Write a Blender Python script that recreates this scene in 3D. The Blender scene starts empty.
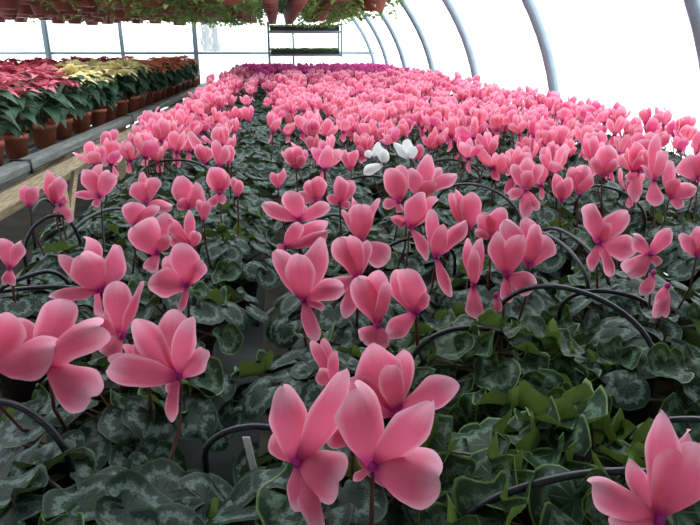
import bpy, math, random
from mathutils import Vector, Matrix, Euler
R = random.Random(11)
C = bpy.context.scene.collection
PI = math.pi
EYE = 1.35
BENCH = EYE - .52
# ------------------------------------------------------------------ camera
PITCH, YAW, F = math.radians(19.5), math.radians(6.6), 606.0
cam = bpy.data.cameras.new('camera'); cam.sensor_width = 36; cam.lens = 36 * F / 700
cam.clip_start = .02; cam.clip_end = 500
co = bpy.data.objects.new('camera', cam); C.objects.link(co)
co.location = (0, 0, EYE); co.rotation_euler = (PI / 2 - PITCH, 0, -YAW)
bpy.context.scene.camera = co
CR = co.rotation_euler.to_matrix()
CRIGHT, CUP, CBACK = CR.col[0].copy(), CR.col[1].copy(), CR.col[2].copy()
EYEP = Vector((0, 0, EYE))

def ray(px, py):
    return CR @ Vector(((px - 350) / F, (262.5 - py) / F, -1))
def at_z(px, py, z):            # where a sight line meets a height
    d = ray(px, py); return EYEP + d * ((z - EYE) / d.z)
def at_y(px, py, Y):
    d = ray(px, py); return EYEP + d * (Y / d.y)
def proj(p):
    q = CR.transposed() @ (Vector(p) - EYEP)
    return (350 + F * q.x / -q.z, 262.5 - F * q.y / -q.z, -q.z)

# ------------------------------------------------------------------ mesh helper
class MB:
    def __init__(s): s.v = []; s.f = []; s.uv = []; s.m = []; s.cur = 0
    def add(s, verts, faces, uvs=None):
        o = len(s.v); s.v += [tuple(p) for p in verts]
        for i, f in enumerate(faces):
            s.f.append(tuple(a + o for a in f)); s.m.append(s.cur)
            s.uv.append([uvs[a] for a in f] if uvs else [(0, 0)] * len(f))
        return s
    def box(s, c, d, rz=0, tilt=None):
        M = Matrix.Rotation(rz, 3, 'Z')
        if tilt: M = M @ Euler(tilt).to_matrix()
        vs = [Vector(c) + M @ Vector((x * d[0] / 2, y * d[1] / 2, z * d[2] / 2)) for x in (-1, 1) for y in (-1, 1) for z in (-1, 1)]
        return s.add(vs, [(0, 1, 3, 2), (4, 6, 7, 5), (0, 4, 5, 1), (2, 3, 7, 6), (0, 2, 6, 4), (1, 5, 7, 3)])
    def tube(s, pts, r, n=6, caps=True):
        pts = [Vector(p) for p in pts]; vs = []; fs = []; up = Vector((.13, .21, .97)); k = len(pts)
        for i, p in enumerate(pts):
            t = (pts[min(i + 1, k - 1)] - pts[max(i - 1, 0)]).normalized()
            a = t.cross(up)
            if a.length < .05: a = t.cross(Vector((1, 0, 0)))
            a.normalize(); b = t.cross(a); rr = r[i] if isinstance(r, (list, tuple)) else r
            for j in range(n):
                q = 2 * PI * j / n; vs.append(p + (a * math.cos(q) + b * math.sin(q)) * rr)
        for i in range(k - 1):
            for j in range(n):
                fs.append((i * n + j, i * n + (j + 1) % n, (i + 1) * n + (j + 1) % n, (i + 1) * n + j))
        if caps: fs.append(tuple(range(n))[::-1]); fs.append(tuple((k - 1) * n + j for j in range(n)))
        return s.add(vs, fs)
    def lathe(s, prof, n=20, c=(0, 0, 0)):
        vs = []; fs = []
        for (r, z) in prof:
            for j in range(n):
                q = 2 * PI * j / n; vs.append((c[0] + r * math.cos(q), c[1] + r * math.sin(q), c[2] + z))
        for i in range(len(prof) - 1):
            for j in range(n):
                fs.append((i * n + j, i * n + (j + 1) % n, (i + 1) * n + (j + 1) % n, (i + 1) * n + j))
        return s.add(vs, fs)
    def merge(s, o, M=None):
        k = len(s.v); s.v += [tuple(M @ Vector(p)) for p in o.v] if M else o.v
        s.f += [tuple(a + k for a in f) for f in o.f]; s.uv += o.uv; s.m += o.m
        return s
    def mesh(s, name, mats, smooth=True):
        me = bpy.data.meshes.new(name); me.from_pydata(s.v, [], s.f)
        for m in (mats if isinstance(mats, (list, tuple)) else [mats]): me.materials.append(m)
        ul = me.uv_layers.new(name='UVMap'); flat = []
        for u in s.uv:
            for a in u: flat += [a[0], a[1]]
        ul.data.foreach_set('uv', flat)
        me.polygons.foreach_set('material_index', s.m)
        me.polygons.foreach_set('use_smooth', [smooth] * len(s.f))
        me.update(); return me

def link(name, me, parent=None, loc=None, rot=None, sc=None):
    o = bpy.data.objects.new(name, me); C.objects.link(o)
    if parent is not None: o.parent = parent
    if loc is not None: o.location = loc
    if rot is not None: o.rotation_euler = rot
    if sc is not None: o.scale = (sc, sc, sc) if isinstance(sc, float) else sc
    return o
def tag(o, label, cat, group=None, kind=None):
    o['label'] = label; o['category'] = cat
    if group: o['group'] = group
    if kind: o['kind'] = kind
    return o
def struct(name, mb, mat, smooth=False):
    o = link(name, mb.mesh(name, mat, smooth)); o['kind'] = 'structure'; return o
def copy_tree(o, parent=None):
    c = o.copy(); C.objects.link(c)
    if parent is not None: c.parent = parent
    for ch in o.children: copy_tree(ch, c)
    return c
ONES = ['', 'first', 'second', 'third', 'fourth', 'fifth', 'sixth', 'seventh', 'eighth', 'ninth', 'tenth', 'eleventh', 'twelfth', 'thirteenth',
        'fourteenth', 'fifteenth', 'sixteenth', 'seventeenth', 'eighteenth', 'nineteenth']
def ordn(n):
    if n < 20: return ONES[n]
    t = {2: 'twent', 3: 'thirt', 4: 'fort', 5: 'fift'}[n // 10]
    return t + 'ieth' if n % 10 == 0 else t + 'y-' + ONES[n % 10]

# ------------------------------------------------------------------ materials
class N:
    def __init__(s, name):
        s.m = bpy.data.materials.new(name); s.m.use_nodes = True; s.t = s.m.node_tree; s.t.nodes.clear()
        s.out = s.n('ShaderNodeOutputMaterial')
    def n(s, typ, **kw):
        x = s.t.nodes.new(typ)
        for k, v in kw.items():
            if k.startswith('i_'): x.inputs[k[2:].replace('_', ' ')].default_value = v
            else: setattr(x, k, v)
        return x
    def l(s, a, b): s.t.links.new(a, b)
    def math(s, op, a, b=None, c=None, clamp=False):
        x = s.n('ShaderNodeMath', operation=op); x.use_clamp = clamp
        for i, q in enumerate((a, b, c)):
            if q is None: continue
            if isinstance(q, (int, float)): x.inputs[i].default_value = q
            else: s.l(q, x.inputs[i])
        return x.outputs[0]
    def mix(s, f, a, b, mode='MIX'):
        x = s.n('ShaderNodeMix', data_type='RGBA', blend_type=mode)
        if isinstance(f, (int, float)): x.inputs[0].default_value = f
        else: s.l(f, x.inputs[0])
        for i, q in ((6, a), (7, b)):
            if isinstance(q, tuple): x.inputs[i].default_value = (*q, 1)
            else: s.l(q, x.inputs[i])
        return x.outputs[2]
    def sstep(s, v, a, b):
        x = s.n('ShaderNodeMapRange', interpolation_type='SMOOTHSTEP'); s.l(v, x.inputs[0])
        x.inputs[1].default_value = a; x.inputs[2].default_value = b; return x.outputs[0]

def simple(name, col, rough=.6, metal=0, var=.15, scale=20, spec=.4, bump=0, stretch=None):
    k = N(name); tc = k.n('ShaderNodeTexCoord'); no = k.n('ShaderNodeTexNoise', i_Scale=scale, i_Detail=4.0)
    src = tc.outputs['Object']
    if stretch:
        mp = k.n('ShaderNodeMapping'); mp.inputs['Scale'].default_value = stretch; k.l(src, mp.inputs[0]); src = mp.outputs[0]
    k.l(src, no.inputs['Vector'])
    a = tuple(min(1, c * (1 - var)) for c in col); b = tuple(min(1, c * (1 + var)) for c in col)
    cc = k.mix(k.sstep(no.outputs[0], .3, .7), a, b)
    p = k.n('ShaderNodeBsdfPrincipled', i_Roughness=rough, i_Metallic=metal); p.inputs['Specular IOR Level'].default_value = spec
    k.l(cc, p.inputs['Base Color'])
    if bump:
        bp = k.n('ShaderNodeBump', i_Strength=bump, i_Distance=.004); k.l(no.outputs[0], bp.inputs['Height']); k.l(bp.outputs[0], p.inputs['Normal'])
    k.l(p.outputs[0], k.out.inputs[0]); return k.m

def petal_mat(name, core, body, rim, trans=.4):
    k = N(name); uv = k.n('ShaderNodeUVMap'); sp = k.n('ShaderNodeSeparateXYZ'); k.l(uv.outputs[0], sp.inputs[0])
    u = k.math('ABSOLUTE', k.math('SUBTRACT', k.math('MULTIPLY', sp.outputs[0], 2), 1)); t = sp.outputs[1]
    geo = k.n('ShaderNodeNewGeometry'); rnd = geo.outputs['Random Per Island']
    # fine veins running the length of the petal
    mp = k.n('ShaderNodeMapping'); mp.inputs['Scale'].default_value = (22, 2, 1); k.l(uv.outputs[0], mp.inputs[0])
    no = k.n('ShaderNodeTexNoise', i_Scale=1.0, i_Detail=3.0); k.l(mp.outputs[0], no.inputs['Vector'])
    edge = k.sstep(k.math('MAXIMUM', k.math('ADD', k.math('MULTIPLY', u, .8), k.math('MULTIPLY', t, .26)), t), .66, 1.04)
    c = k.mix(edge, body, rim)
    c = k.mix(k.math('MULTIPLY', k.sstep(no.outputs[0], .5, .75), .22), c, tuple(x * .72 for x in body))
    hue = k.n('ShaderNodeHueSaturation'); k.l(c, hue.inputs['Color'])
    k.l(k.math('ADD', k.math('MULTIPLY', rnd, .022), .489), hue.inputs['Hue'])
    k.l(k.math('ADD', k.math('MULTIPLY', rnd, -.2), 1.1), hue.inputs['Saturation'])
    k.l(k.math('ADD', k.math('MULTIPLY', rnd, .16), .9), hue.inputs['Value'])
    c = k.mix(k.math('MULTIPLY', k.sstep(t, .26, .02), .9), hue.outputs[0], core)
    p = k.n('ShaderNodeBsdfPrincipled', i_Roughness=.55); p.inputs['Specular IOR Level'].default_value = .25
    p.inputs['Sheen Weight'].default_value = .15
    k.l(c, p.inputs['Base Color'])
    bp = k.n('ShaderNodeBump', i_Strength=.25, i_Distance=.001); k.l(no.outputs[0], bp.inputs['Height']); k.l(bp.outputs[0], p.inputs['Normal'])
    tr = k.n('ShaderNodeBsdfTranslucent'); k.l(c, tr.inputs[0])
    mx = k.n('ShaderNodeMixShader'); mx.inputs[0].default_value = trans
    k.l(p.outputs[0], mx.inputs[1]); k.l(tr.outputs[0], mx.inputs[2]); k.l(mx.outputs[0], k.out.inputs[0]); return k.m

def cyc_leaf_mat(name, dark, silver, margin, under):
    k = N(name); uv = k.n('ShaderNodeUVMap')
    v = k.n('ShaderNodeVectorMath', operation='MULTIPLY_ADD'); k.l(uv.outputs[0], v.inputs[0])
    v.inputs[1].default_value = (2, 2, 0); v.inputs[2].default_value = (-1, -1, 0)
    ln = k.n('ShaderNodeVectorMath', operation='LENGTH'); k.l(v.outputs[0], ln.inputs[0]); r = ln.outputs['Value']
    sp = k.n('ShaderNodeSeparateXYZ'); k.l(v.outputs[0], sp.inputs[0])
    ang = k.math('ARCTAN2', sp.outputs[1], sp.outputs[0])
    geo = k.n('ShaderNodeNewGeometry'); rnd = geo.outputs['Random Per Island']
    off = k.n('ShaderNodeCombineXYZ'); k.l(k.math('MULTIPLY', rnd, 37), off.inputs[2]); 
    ad = k.n('ShaderNodeVectorMath', operation='ADD'); k.l(v.outputs[0], ad.inputs[0]); k.l(off.outputs[0], ad.inputs[1])
    no = k.n('ShaderNodeTexNoise', i_Scale=3.2, i_Detail=5.0, i_Roughness=.65); k.l(ad.outputs[0], no.inputs['Vector'])
    no2 = k.n('ShaderNodeTexNoise', i_Scale=9.0, i_Detail=4.0); k.l(ad.outputs[0], no2.inputs['Vector'])
    zig = k.math('MULTIPLY', k.math('PINGPONG', k.math('MULTIPLY', ang, 2.2), .5), .22)
    rr = k.math('ADD', k.math('ADD', r, zig), k.math('MULTIPLY', k.math('SUBTRACT', no.outputs[0], .5), .7))
    band = k.math('MULTIPLY', k.sstep(rr, .5, .62), k.sstep(rr, .86, .76))
    band = k.math('MULTIPLY', band, k.sstep(no2.outputs[0], .3, .56))
    veins = k.math('MULTIPLY', k.math('POWER', k.math('ABSOLUTE', k.math('COSINE', k.math('MULTIPLY', ang, 4.5))), 60), k.sstep(r, .92, .2))
    base = k.mix(k.math('MULTIPLY', rnd, .7), dark, tuple(x * 1.7 for x in dark))
    base = k.mix(k.math('MULTIPLY', k.sstep(no.outputs[0], .35, .7), .35), base, tuple(x * 1.6 + .01 for x in dark))
    c = k.mix(k.math('MULTIPLY', band, .8), base, silver)
    c = k.mix(k.math('MULTIPLY', veins, .5), c, margin)
    c = k.mix(k.math('MULTIPLY', k.sstep(r, .925, .985), .85), c, margin)
    c = k.mix(geo.outputs['Backfacing'], c, under)
    p = k.n('ShaderNodeBsdfPrincipled', i_Roughness=.5); p.inputs['Specular IOR Level'].default_value = .22
    k.l(c, p.inputs['Base Color'])
    bh = k.math('SUBTRACT', no2.outputs[0], k.math('MULTIPLY', veins, .8))
    bp = k.n('ShaderNodeBump', i_Strength=.5, i_Distance=.002); k.l(bh, bp.inputs['Height']); k.l(bp.outputs[0], p.inputs['Normal'])
    tr = k.n('ShaderNodeBsdfTranslucent'); k.l(k.mix(.5, c, under), tr.inputs[0])
    mx = k.n('ShaderNodeMixShader'); mx.inputs[0].default_value = .13
    k.l(p.outputs[0], mx.inputs[1]); k.l(tr.outputs[0], mx.inputs[2]); k.l(mx.outputs[0], k.out.inputs[0]); return k.m

def leafy(name, a, b, trans=.2, vein=None):          # bracts and plain leaves: colour varies leaf by leaf
    k = N(name); geo = k.n('ShaderNodeNewGeometry'); uv = k.n('ShaderNodeUVMap'); sp = k.n('ShaderNodeSeparateXYZ'); k.l(uv.outputs[0], sp.inputs[0])
    c = k.mix(geo.outputs['Random Per Island'], a, b)
    if vein:
        u = k.math('ABSOLUTE', k.math('SUBTRACT', sp.outputs[0], .5))
        c = k.mix(k.math('MULTIPLY', k.sstep(u, .06, .02), .6), c, vein)
    p = k.n('ShaderNodeBsdfPrincipled', i_Roughness=.55); k.l(c, p.inputs['Base Color']); p.inputs['Specular IOR Level'].default_value = .35
    tr = k.n('ShaderNodeBsdfTranslucent'); k.l(c, tr.inputs[0])
    mx = k.n('ShaderNodeMixShader'); mx.inputs[0].default_value = trans
    k.l(p.outputs[0], mx.inputs[1]); k.l(tr.outputs[0], mx.inputs[2]); k.l(mx.outputs[0], k.out.inputs[0]); return k.m

M = {}
M['pink'] = petal_mat('pink_petal', (.52, .02, .22), (.84, .145, .275), (.96, .50, .63))
M['magenta'] = petal_mat('magenta_petal', (.2, .0, .08), (.55, .03, .22), (.7, .13, .38))
M['white'] = petal_mat('white_petal', (.5, .35, .45), (.86, .86, .84), (.95, .95, .93))
M['leaf'] = cyc_leaf_mat('marbled_leaf', (.005, .018, .010), (.14, .21, .175), (.05, .10, .055), (.06, .10, .03))
M['leaf_fresh'] = cyc_leaf_mat('fresh_marbled_leaf', (.008, .025, .012), (.13, .21, .14), (.19, .32, .09), (.14, .23, .045))
M['stem'] = simple('flower_stalk', (.09, .035, .03), .5, var=.3)
M['petiole'] = simple('leaf_stalk', (.11, .09, .05), .5, var=.3)
M['calyx'] = simple('flower_mouth', (.42, .015, .2), .5)
M['pot'] = simple('terracotta_plastic', (.36, .105, .055), .55, var=.18, scale=8)
M['cyc_pot'] = simple('dark_brown_plastic', (.045, .022, .017), .6)
M['basket_pot'] = simple('dusty_brown_red_plastic', (.27, .085, .065), .6, var=.3, scale=6)
M['dark_pot'] = simple('dark_plastic', (.03, .03, .032), .5)
M['soil'] = simple('potting_soil', (.03, .02, .014), .95, var=.4, scale=60)
M['hoop'] = simple('black_plastic', (.012, .013, .018), .38, var=.2)
M['steel'] = simple('galvanised_steel', (.26, .34, .38), .4, metal=.35, var=.12, scale=5)
M['rail'] = simple('weathered_grey_rail', (.15, .16, .145), .7, var=.25, scale=9, bump=.3, stretch=(6, 1, 6))
M['wood'] = simple('bare_pine', (.48, .38, .24), .75, var=.25, scale=14, bump=.4, stretch=(8, .8, 8))
M['dark_wood'] = simple('damp_old_timber', (.07, .055, .04), .85, var=.3, scale=12, bump=.4, stretch=(8, 1, 8))
M['slat'] = simple('grey_bench_slat', (.03, .031, .03), .75, var=.35, scale=16, bump=.3)
M['ground'] = simple('greenhouse_ground_cloth', (.06, .048, .034), .9, var=.4, scale=5, bump=.5)
M['outside'] = simple('pale_winter_ground', (.75, .77, .78), .9, var=.06, scale=.3)
M['bark'] = simple('grey_bark', (.12, .13, .13), .9)
M['white_panel'] = simple('white_panel', (.8, .82, .83), .5, var=.03, scale=2)
M['label'] = simple('white_plastic_label', (.8, .8, .78), .4, var=.02)
M['poin_leaf'] = leafy('poinsettia_leaf', (.018, .05, .028), (.04, .10, .05), .12, (.08, .15, .07))
M['b_red'] = leafy('red_bract', (.42, .03, .05), (.55, .09, .11), .25)
M['b_pink'] = leafy('rose_bract', (.55, .07, .13), (.78, .26, .30), .25, (.75, .4, .35))
M['b_cream'] = leafy('cream_bract', (.85, .78, .36), (.9, .72, .5), .25)
M['b_salmon'] = leafy('salmon_bract', (.75, .22, .14), (.85, .45, .28), .25)
M['b_mix'] = leafy('speckled_bract', (.50, .07, .08), (.72, .50, .30), .25)
M['cyathia'] = simple('yellow_cyathia', (.5, .4, .08), .6)
M['trail'] = leafy('trailing_leaf', (.11, .22, .05), (.32, .46, .13), .45)
M['trail_dk'] = leafy('dark_trailing_leaf', (.04, .09, .03), (.13, .21, .07), .3)
M['seed'] = leafy('seedling_leaf', (.06, .14, .04), (.16, .27, .08), .3)

def film(name, clear, col=(.93, .96, .97)):
    k = N(name); a = k.n('ShaderNodeBsdfTransparent'); b = k.n('ShaderNodeBsdfTranslucent'); b.inputs[0].default_value = (*col, 1)
    d = k.n('ShaderNodeBsdfDiffuse'); d.inputs[0].default_value = (*col, 1)
    no = k.n('ShaderNodeTexNoise', i_Scale=1.2, i_Detail=3.0); tc = k.n('ShaderNodeTexCoord'); k.l(tc.outputs['Object'], no.inputs['Vector'])
    m1 = k.n('ShaderNodeMixShader'); m1.inputs[0].default_value = .25; k.l(b.outputs[0], m1.inputs[1]); k.l(d.outputs[0], m1.inputs[2])
    m2 = k.n('ShaderNodeMixShader'); k.l(k.math('ADD', k.math('MULTIPLY', no.outputs[0], .08), 1 - clear - .04), m2.inputs[0])
    k.l(a.outputs[0], m2.inputs[1]); k.l(m1.outputs[0], m2.inputs[2]); k.l(m2.outputs[0], k.out.inputs[0]); return k.m
M['film'] = film('greenhouse_film', .5)
M['endfilm'] = film('end_wall_film', .76)

# ------------------------------------------------------------------ world
w = bpy.data.worlds.new('overcast_sky'); bpy.context.scene.world = w; w.use_nodes = True
t = w.node_tree; t.nodes.clear()
bg = t.nodes.new('ShaderNodeBackground'); wo = t.nodes.new('ShaderNodeOutputWorld'); tc = t.nodes.new('ShaderNodeTexCoord')
sx = t.nodes.new('ShaderNodeVectorMath'); sx.operation = 'DOT_PRODUCT'; sx.inputs[1].default_value = Vector((.55, .8, .25)).normalized()
mr = t.nodes.new('ShaderNodeMapRange'); mr.inputs[1].default_value = -1; mr.inputs[2].default_value = 1; mr.inputs[3].default_value = .6; mr.inputs[4].default_value = 3.6
t.links.new(tc.outputs['Generated'], sx.inputs[0]); t.links.new(sx.outputs['Value'], mr.inputs[0]); t.links.new(mr.outputs[0], bg.inputs[1])
bg.inputs[0].default_value = (.88, .94, 1, 1); t.links.new(bg.outputs[0], wo.inputs[0])

# ------------------------------------------------------------------ greenhouse shell
CX, CZ, AX, BZ = -2.0, EYE - .576, 3.6, 2.24
Y0, Y1 = -2.2, 10.25
def arc_pts(n=40, a0=-.0, off=0):
    out = [(CX + AX + off, 0)]
    for i in range(n + 1):
        q = PI * i / n; out.append((CX + (AX + off) * math.cos(q), CZ + (BZ + off) * math.sin(q)))
    out.append((CX - AX - off, 0)); return out
mb = MB().box((CX, 4.05, -.02), (7.4, 12.6, .04)); struct('floor', mb, M['ground'])
prof = arc_pts(48, off=.05)
vs = []; fs = []; n = len(prof)
ys = [Y0 + (Y1 - Y0) * i / 20 for i in range(21)]
for y in ys: vs += [(x, y, z) for x, z in prof]
for i in range(20):
    for j in range(n - 1): fs.append((i * n + j, (i + 1) * n + j, (i + 1) * n + j + 1, i * n + j + 1))
struct('ceiling_shade', MB().add(vs, fs[:5 * (n - 1)]), M['white_panel'], True)     # unseen opaque roof section over the camera, added to darken the foreground
struct('ceiling_film', MB().add(vs, fs[5 * (n - 1):]), M['film'], True)
# hoops of the tunnel
mb = MB(); mb.tube([(x, 0, z) for x, z in arc_pts(64)], .029, 10)
arch_me = mb.mesh('tunnel_arch', M['steel'])
ay = [Y0 + .15, -.65, .71, 2.07, 3.40, 4.83, 6.22, 7.62, 8.85, 10.1]
for i, y in enumerate(ay):
    o = link('tunnel_arch', arch_me, loc=(0, y, 0))
    vis = [k for k in range(len(ay)) if ay[k] > 2]
    tag(o, 'grey steel tunnel arch, %s from the camera along the right side' % ordn(i - 2) if y > 2 else 'grey steel tunnel arch behind the camera end of the flower bench, %s' % ('nearest the front wall', 'in the middle', 'closest to the flowers')[i],
        'greenhouse arch', 'steel arches of the tunnel')
# far end wall
inner = [(x, z) for x, z in arc_pts(48, off=.03)]
RZ = EYE - .075
def clip_wall(y, zlo, zhi):
    pts = []
    k = 40
    def xr(z): 
        if z <= CZ: return AX
        return AX * math.sqrt(max(0, 1 - ((z - CZ) / BZ) ** 2))
    vs = []; fs = []
    for i in range(k + 1):
        z = zlo + (zhi - zlo) * i / k; a = xr(z); vs += [(CX - a, y, z), (CX + a, y, z)]
    for i in range(k): fs.append((2 * i, 2 * i + 1, 2 * i + 3, 2 * i + 2))
    return MB().add(vs, fs)
struct('wall_back', clip_wall(Y1 - .02, RZ, CZ + BZ - .01), M['endfilm'])
wp = clip_wall(Y1 - .02, 0, RZ); struct('wall_back_lower', wp, film('white_lower_sheet', .3, (.97, .98, .99)))
struct('wall_front', clip_wall(Y0 + .02, 0, CZ + BZ - .01), M['white_panel'])  # unseen end wall behind the camera, made opaque to hold light off the foreground
mb = MB().tube([(CX - AX, Y1 - .08, RZ), (CX + AX, Y1 - .08, RZ)], .022, 8); struct('trim_1', mb, M['steel'], True)
for i, (px, wd) in enumerate(((47, .10), (122, .065), (195, .09))):
    X = at_y(px, 48, Y1 - .1).x; a = 1 - ((X - CX) / AX) ** 2
    mb = MB().box((X, Y1 - .12, (CZ + BZ * math.sqrt(a)) / 2), (wd * .45, .05, CZ + BZ * math.sqrt(a)))
    mb.box((X + wd * .35, Y1 - .10, (CZ + BZ * math.sqrt(a)) / 2), (wd * .3, .03, CZ + BZ * math.sqrt(a)))
    struct('trim_%d' % (i + 2), mb, M['steel'])
# outside: ground, a low ridge and bare poplars
struct('outside_ground', MB().box((0, 60, -.12), (220, 240, .1)), M['outside'])
vs = []; fs = []
for i in range(34):
    x = -140 + i * 4; h = 3.0 + 1.4 * math.sin(i * .35) + .7 * math.sin(i * 1.3) + (1.2 if i < 34 else -1)
    vs += [(x, 150, -.1), (x, 156, h), (x, 176, h + .4), (x, 196, -.1)]
for i in range(33):
    for j in range(3): fs.append((i * 4 + j, (i + 1) * 4 + j, (i + 1) * 4 + j + 1, i * 4 + j + 1))
struct('distant_ridge', MB().add(vs, fs), simple('hazy_hillside', (.62, .7, .73), .9, scale=.2), True)  # distance haze is put into the pale bluish colour
def tree(X, Y, H, seed, label):
    r = random.Random(seed); root = link('bare_tree', None, loc=(X, Y, -.07)); tag(root, label, 'tree', 'bare trees outside the end wall')
    trunk = MB().tube([(0, 0, 0), (.05, 0, H * .5), (0, .05, H)], [.17, .1, .02], 8)
    link('trunk', trunk.mesh('trunk', M['bark']), root)
    b = MB()
    for i in range(70):
        z = H * (.12 + .82 * r.random()); q = r.random() * 2 * PI; L = (1 - z / H * .7) * H * .24 * (.6 + .6 * r.random())
        e = Vector((math.cos(q) * L * .35, math.sin(q) * L * .35, L)); b.tube([(0, 0, z), Vector((0, 0, z)) + e * .5 + Vector((e.x, e.y, 0)) * .3, Vector((0, 0, z)) + e], [.045, .03, .008], 4)
        for k in range(3):
            s = Vector((0, 0, z)) + e * (.4 + .2 * k); b.tube([s, s + Vector((r.uniform(-.3, .3), r.uniform(-.3, .3), .5))], [.02, .006], 3)
    link('branches', b.mesh('branches', M['bark']), root)
p = at_y(207, 50, 30); tree(p.x, 30, 3.9, 3, 'taller bare tree outside the far wall, left of the shelf rack')
p = at_y(216, 50, 31); tree(p.x, 31, 3.0, 5, 'shorter bare tree beside the taller one outside the far wall')

# ------------------------------------------------------------------ petals and flowers
def petal(mb, base, tip, W, nrm, arch=.15, cup=.35, nu=10, nv=6, rng=R, wave=.06, curl=0.0):
    base = Vector(base); tip = Vector(tip); a = tip - base; L = a.length
    s = a.cross(nrm)
    if s.length < 1e-6: s = a.cross(Vector((0, 0, 1)))
    s.normalize(); n = s.cross(a).normalized(); ph = rng.random() * 6; ph2 = rng.random() * 6; TM = rng.uniform(.56, .68); wb = .27; sq = rng.uniform(1.15, 2.0); eL = rng.uniform(-.3, 1.0); eR = rng.uniform(-.3, 1.0); bend = rng.uniform(-.07, .07); tw = rng.uniform(-.5, .5)
    vs = []; uv = []
    for i in range(nu + 1):
        t = 1 - (1 - i / nu) ** 1.55; c = base + a * t + n * (arch * L * math.sin(PI * t)) - n * (curl * L * t * t * t)
        pr = (wb + (1 - wb) * math.sin(PI / 2 * min(1, t / TM)) ** 1.15) if t < TM else max(.0, 1 - ((t - TM) / (1 - TM)) ** sq) ** .5
        if i == nu: pr = .1
        c = c + s * (bend * L * (t * t - .25 * math.sin(PI * t)))
        w_ = W / 2 * pr * (1 + .07 * math.sin(6 * t + ph) + .04 * math.sin(13 * t + ph2))
        ss = s * math.cos(tw * t) + n * math.sin(tw * t); nn = n * math.cos(tw * t) - s * math.sin(tw * t)
        for j in range(nv + 1):
            v = -1 + 2 * j / nv; back = 0
            vs.append(c + ss * (w_ * v) + nn * (cup * w_ * v * v - (eR if v > 0 else eL) * w_ * abs(v) ** 3 * t) + nn * (wave * L * t * abs(v) * math.sin(t * 9 + ph + (2 if v > 0 else 0)) * .5) - a.normalized() * back)
            uv.append(((v + 1) / 2, t))
    fs = [(i * (nv + 1) + j, i * (nv + 1) + j + 1, (i + 1) * (nv + 1) + j + 1, (i + 1) * (nv + 1) + j) for i in range(nu) for j in range(nv)]
    return mb.add(vs, fs, uv)

def generic_flower(seed, hang=1, lo=True, stem=.13):        # mouth at origin, petals sweeping up
    r = random.Random(seed); mb = MB(); up = 5 - hang; q0 = r.random() * 6
    nu, nv = (6, 4) if lo else (8, 5)
    for k in range(5):
        q = q0 + 2 * PI * k / 5 + r.uniform(-.25, .25); d = Vector((math.cos(q), math.sin(q), 0)); L = r.uniform(.045, .058)
        if k >= up:
            e = d * (.012 + .012 * r.random()) + Vector((0, 0, -L * r.uniform(.5, .75))); W = .018
        else:
            sp = r.uniform(.1, .9); e = (d * math.sin(sp) + Vector((0, 0, 1)) * math.cos(sp)) * L; W = r.uniform(.025, .036)
        petal(mb, d * .004, e, W, -d if k < up else d, arch=-.14, cup=.5, nu=nu, nv=nv, rng=r, curl=r.uniform(-.1, .15) if k < up else 0)
    mb.cur = 1; mb.lathe([(.001, -.004), (.006, -.003), (.0065, .004), (.003, .007)], 7)
    mb.cur = 2; h = r.uniform(-.02, .02); g = r.uniform(-.02, .02)
    mb.tube([(0, 0, 0), (h * .2, g * .2, -.03), (h, g, -stem)], .0017, 4); mb.cur = 0
    return mb

# ------------------------------------------------------------------ cyclamen leaves
def leaf_mb(seed, lo=False, wavy=0.0, Rr=.037, stalk=True):
    r = random.Random(seed); nr, na = (3, 14) if lo else (6, 30)
    cup = r.uniform(-.22, .22) + wavy * .3; k1 = r.choice([2, 3, 3, 4]); p1 = r.random() * 6; wv = r.uniform(.05, .13) + wavy * .16; fold = r.uniform(-.1, .22)
    vs = [(0, 0, 0)]; uv = [(.5, .5)]; fs = []
    for i in range(1, nr + 1):
        rho = i / nr
        for j in range(na):
            th = -PI + 2 * PI * j / na + PI / na       # 0 = towards the tip, +-pi = notch
            d = PI - abs(th)
            rad = (.90 + .13 * math.cos(th)) * (1 - .82 * math.exp(-(d / .30) ** 2)) * (1 + .018 * math.sin(17 * th))
            x = rho * rad * math.cos(th); y = rho * rad * math.sin(th) * .96
            z = cup * rho * rho + wv * math.sin(k1 * th + p1) * rho ** 2 + fold * abs(y) * rho - .12 * max(0, x) ** 2
            if wavy: z += wavy * .28 * max(0, rho - .55) * math.sin(5 * th + p1 * 2)
            vs.append((x * Rr, y * Rr, z * Rr)); uv.append((.5 + .5 * rho * math.cos(th), .5 + .5 * rho * math.sin(th)))
    for j in range(na): fs.append((0, 1 + j, 1 + (j + 1) % na))
    for i in range(nr - 1):
        for j in range(na):
            a = 1 + i * na; b = a + na; fs.append((a + j, b + j, b + (j + 1) % na, a + (j + 1) % na))
    mb = MB().add(vs, fs, uv)
    if stalk:
        mb.cur = 1; mb.tube([(0, 0, -.0005), (-.006, 0, -.012), (-.03, .003, -.045), (-.062, 0, -.085)], [.0013, .0014, .0016, .0018], 4 if lo else 5); mb.cur = 0
    return mb
LEAVES = [leaf_mb(s).mesh('leaf', [M['leaf'], M['petiole']]) for s in range(10)]
LEAVES_W = [leaf_mb(40 + s, wavy=1.0).mesh('leaf', [M['leaf_fresh'], M['petiole']]) for s in range(8)]
def leaf_places(n, spread, rng, hi=.15, tiltk=1.0):
    out = []; q0 = rng.random() * 6
    for i in range(n):
        f = math.sqrt((i + .5) / n); q = q0 + i * 2.39996 + rng.uniform(-.25, .25); rho = spread * f * rng.uniform(.9, 1.08)
        z = hi - .045 * f * f + rng.uniform(-.014, .014); tilt = tiltk * (.1 + .55 * f) + rng.uniform(-.2, .25)
        out.append(((rho * math.cos(q), rho * math.sin(q), z), q + rng.uniform(-.4, .4), tilt, rng.uniform(-.25, .25), rng.uniform(.82, 1.12)))
    return out
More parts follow.
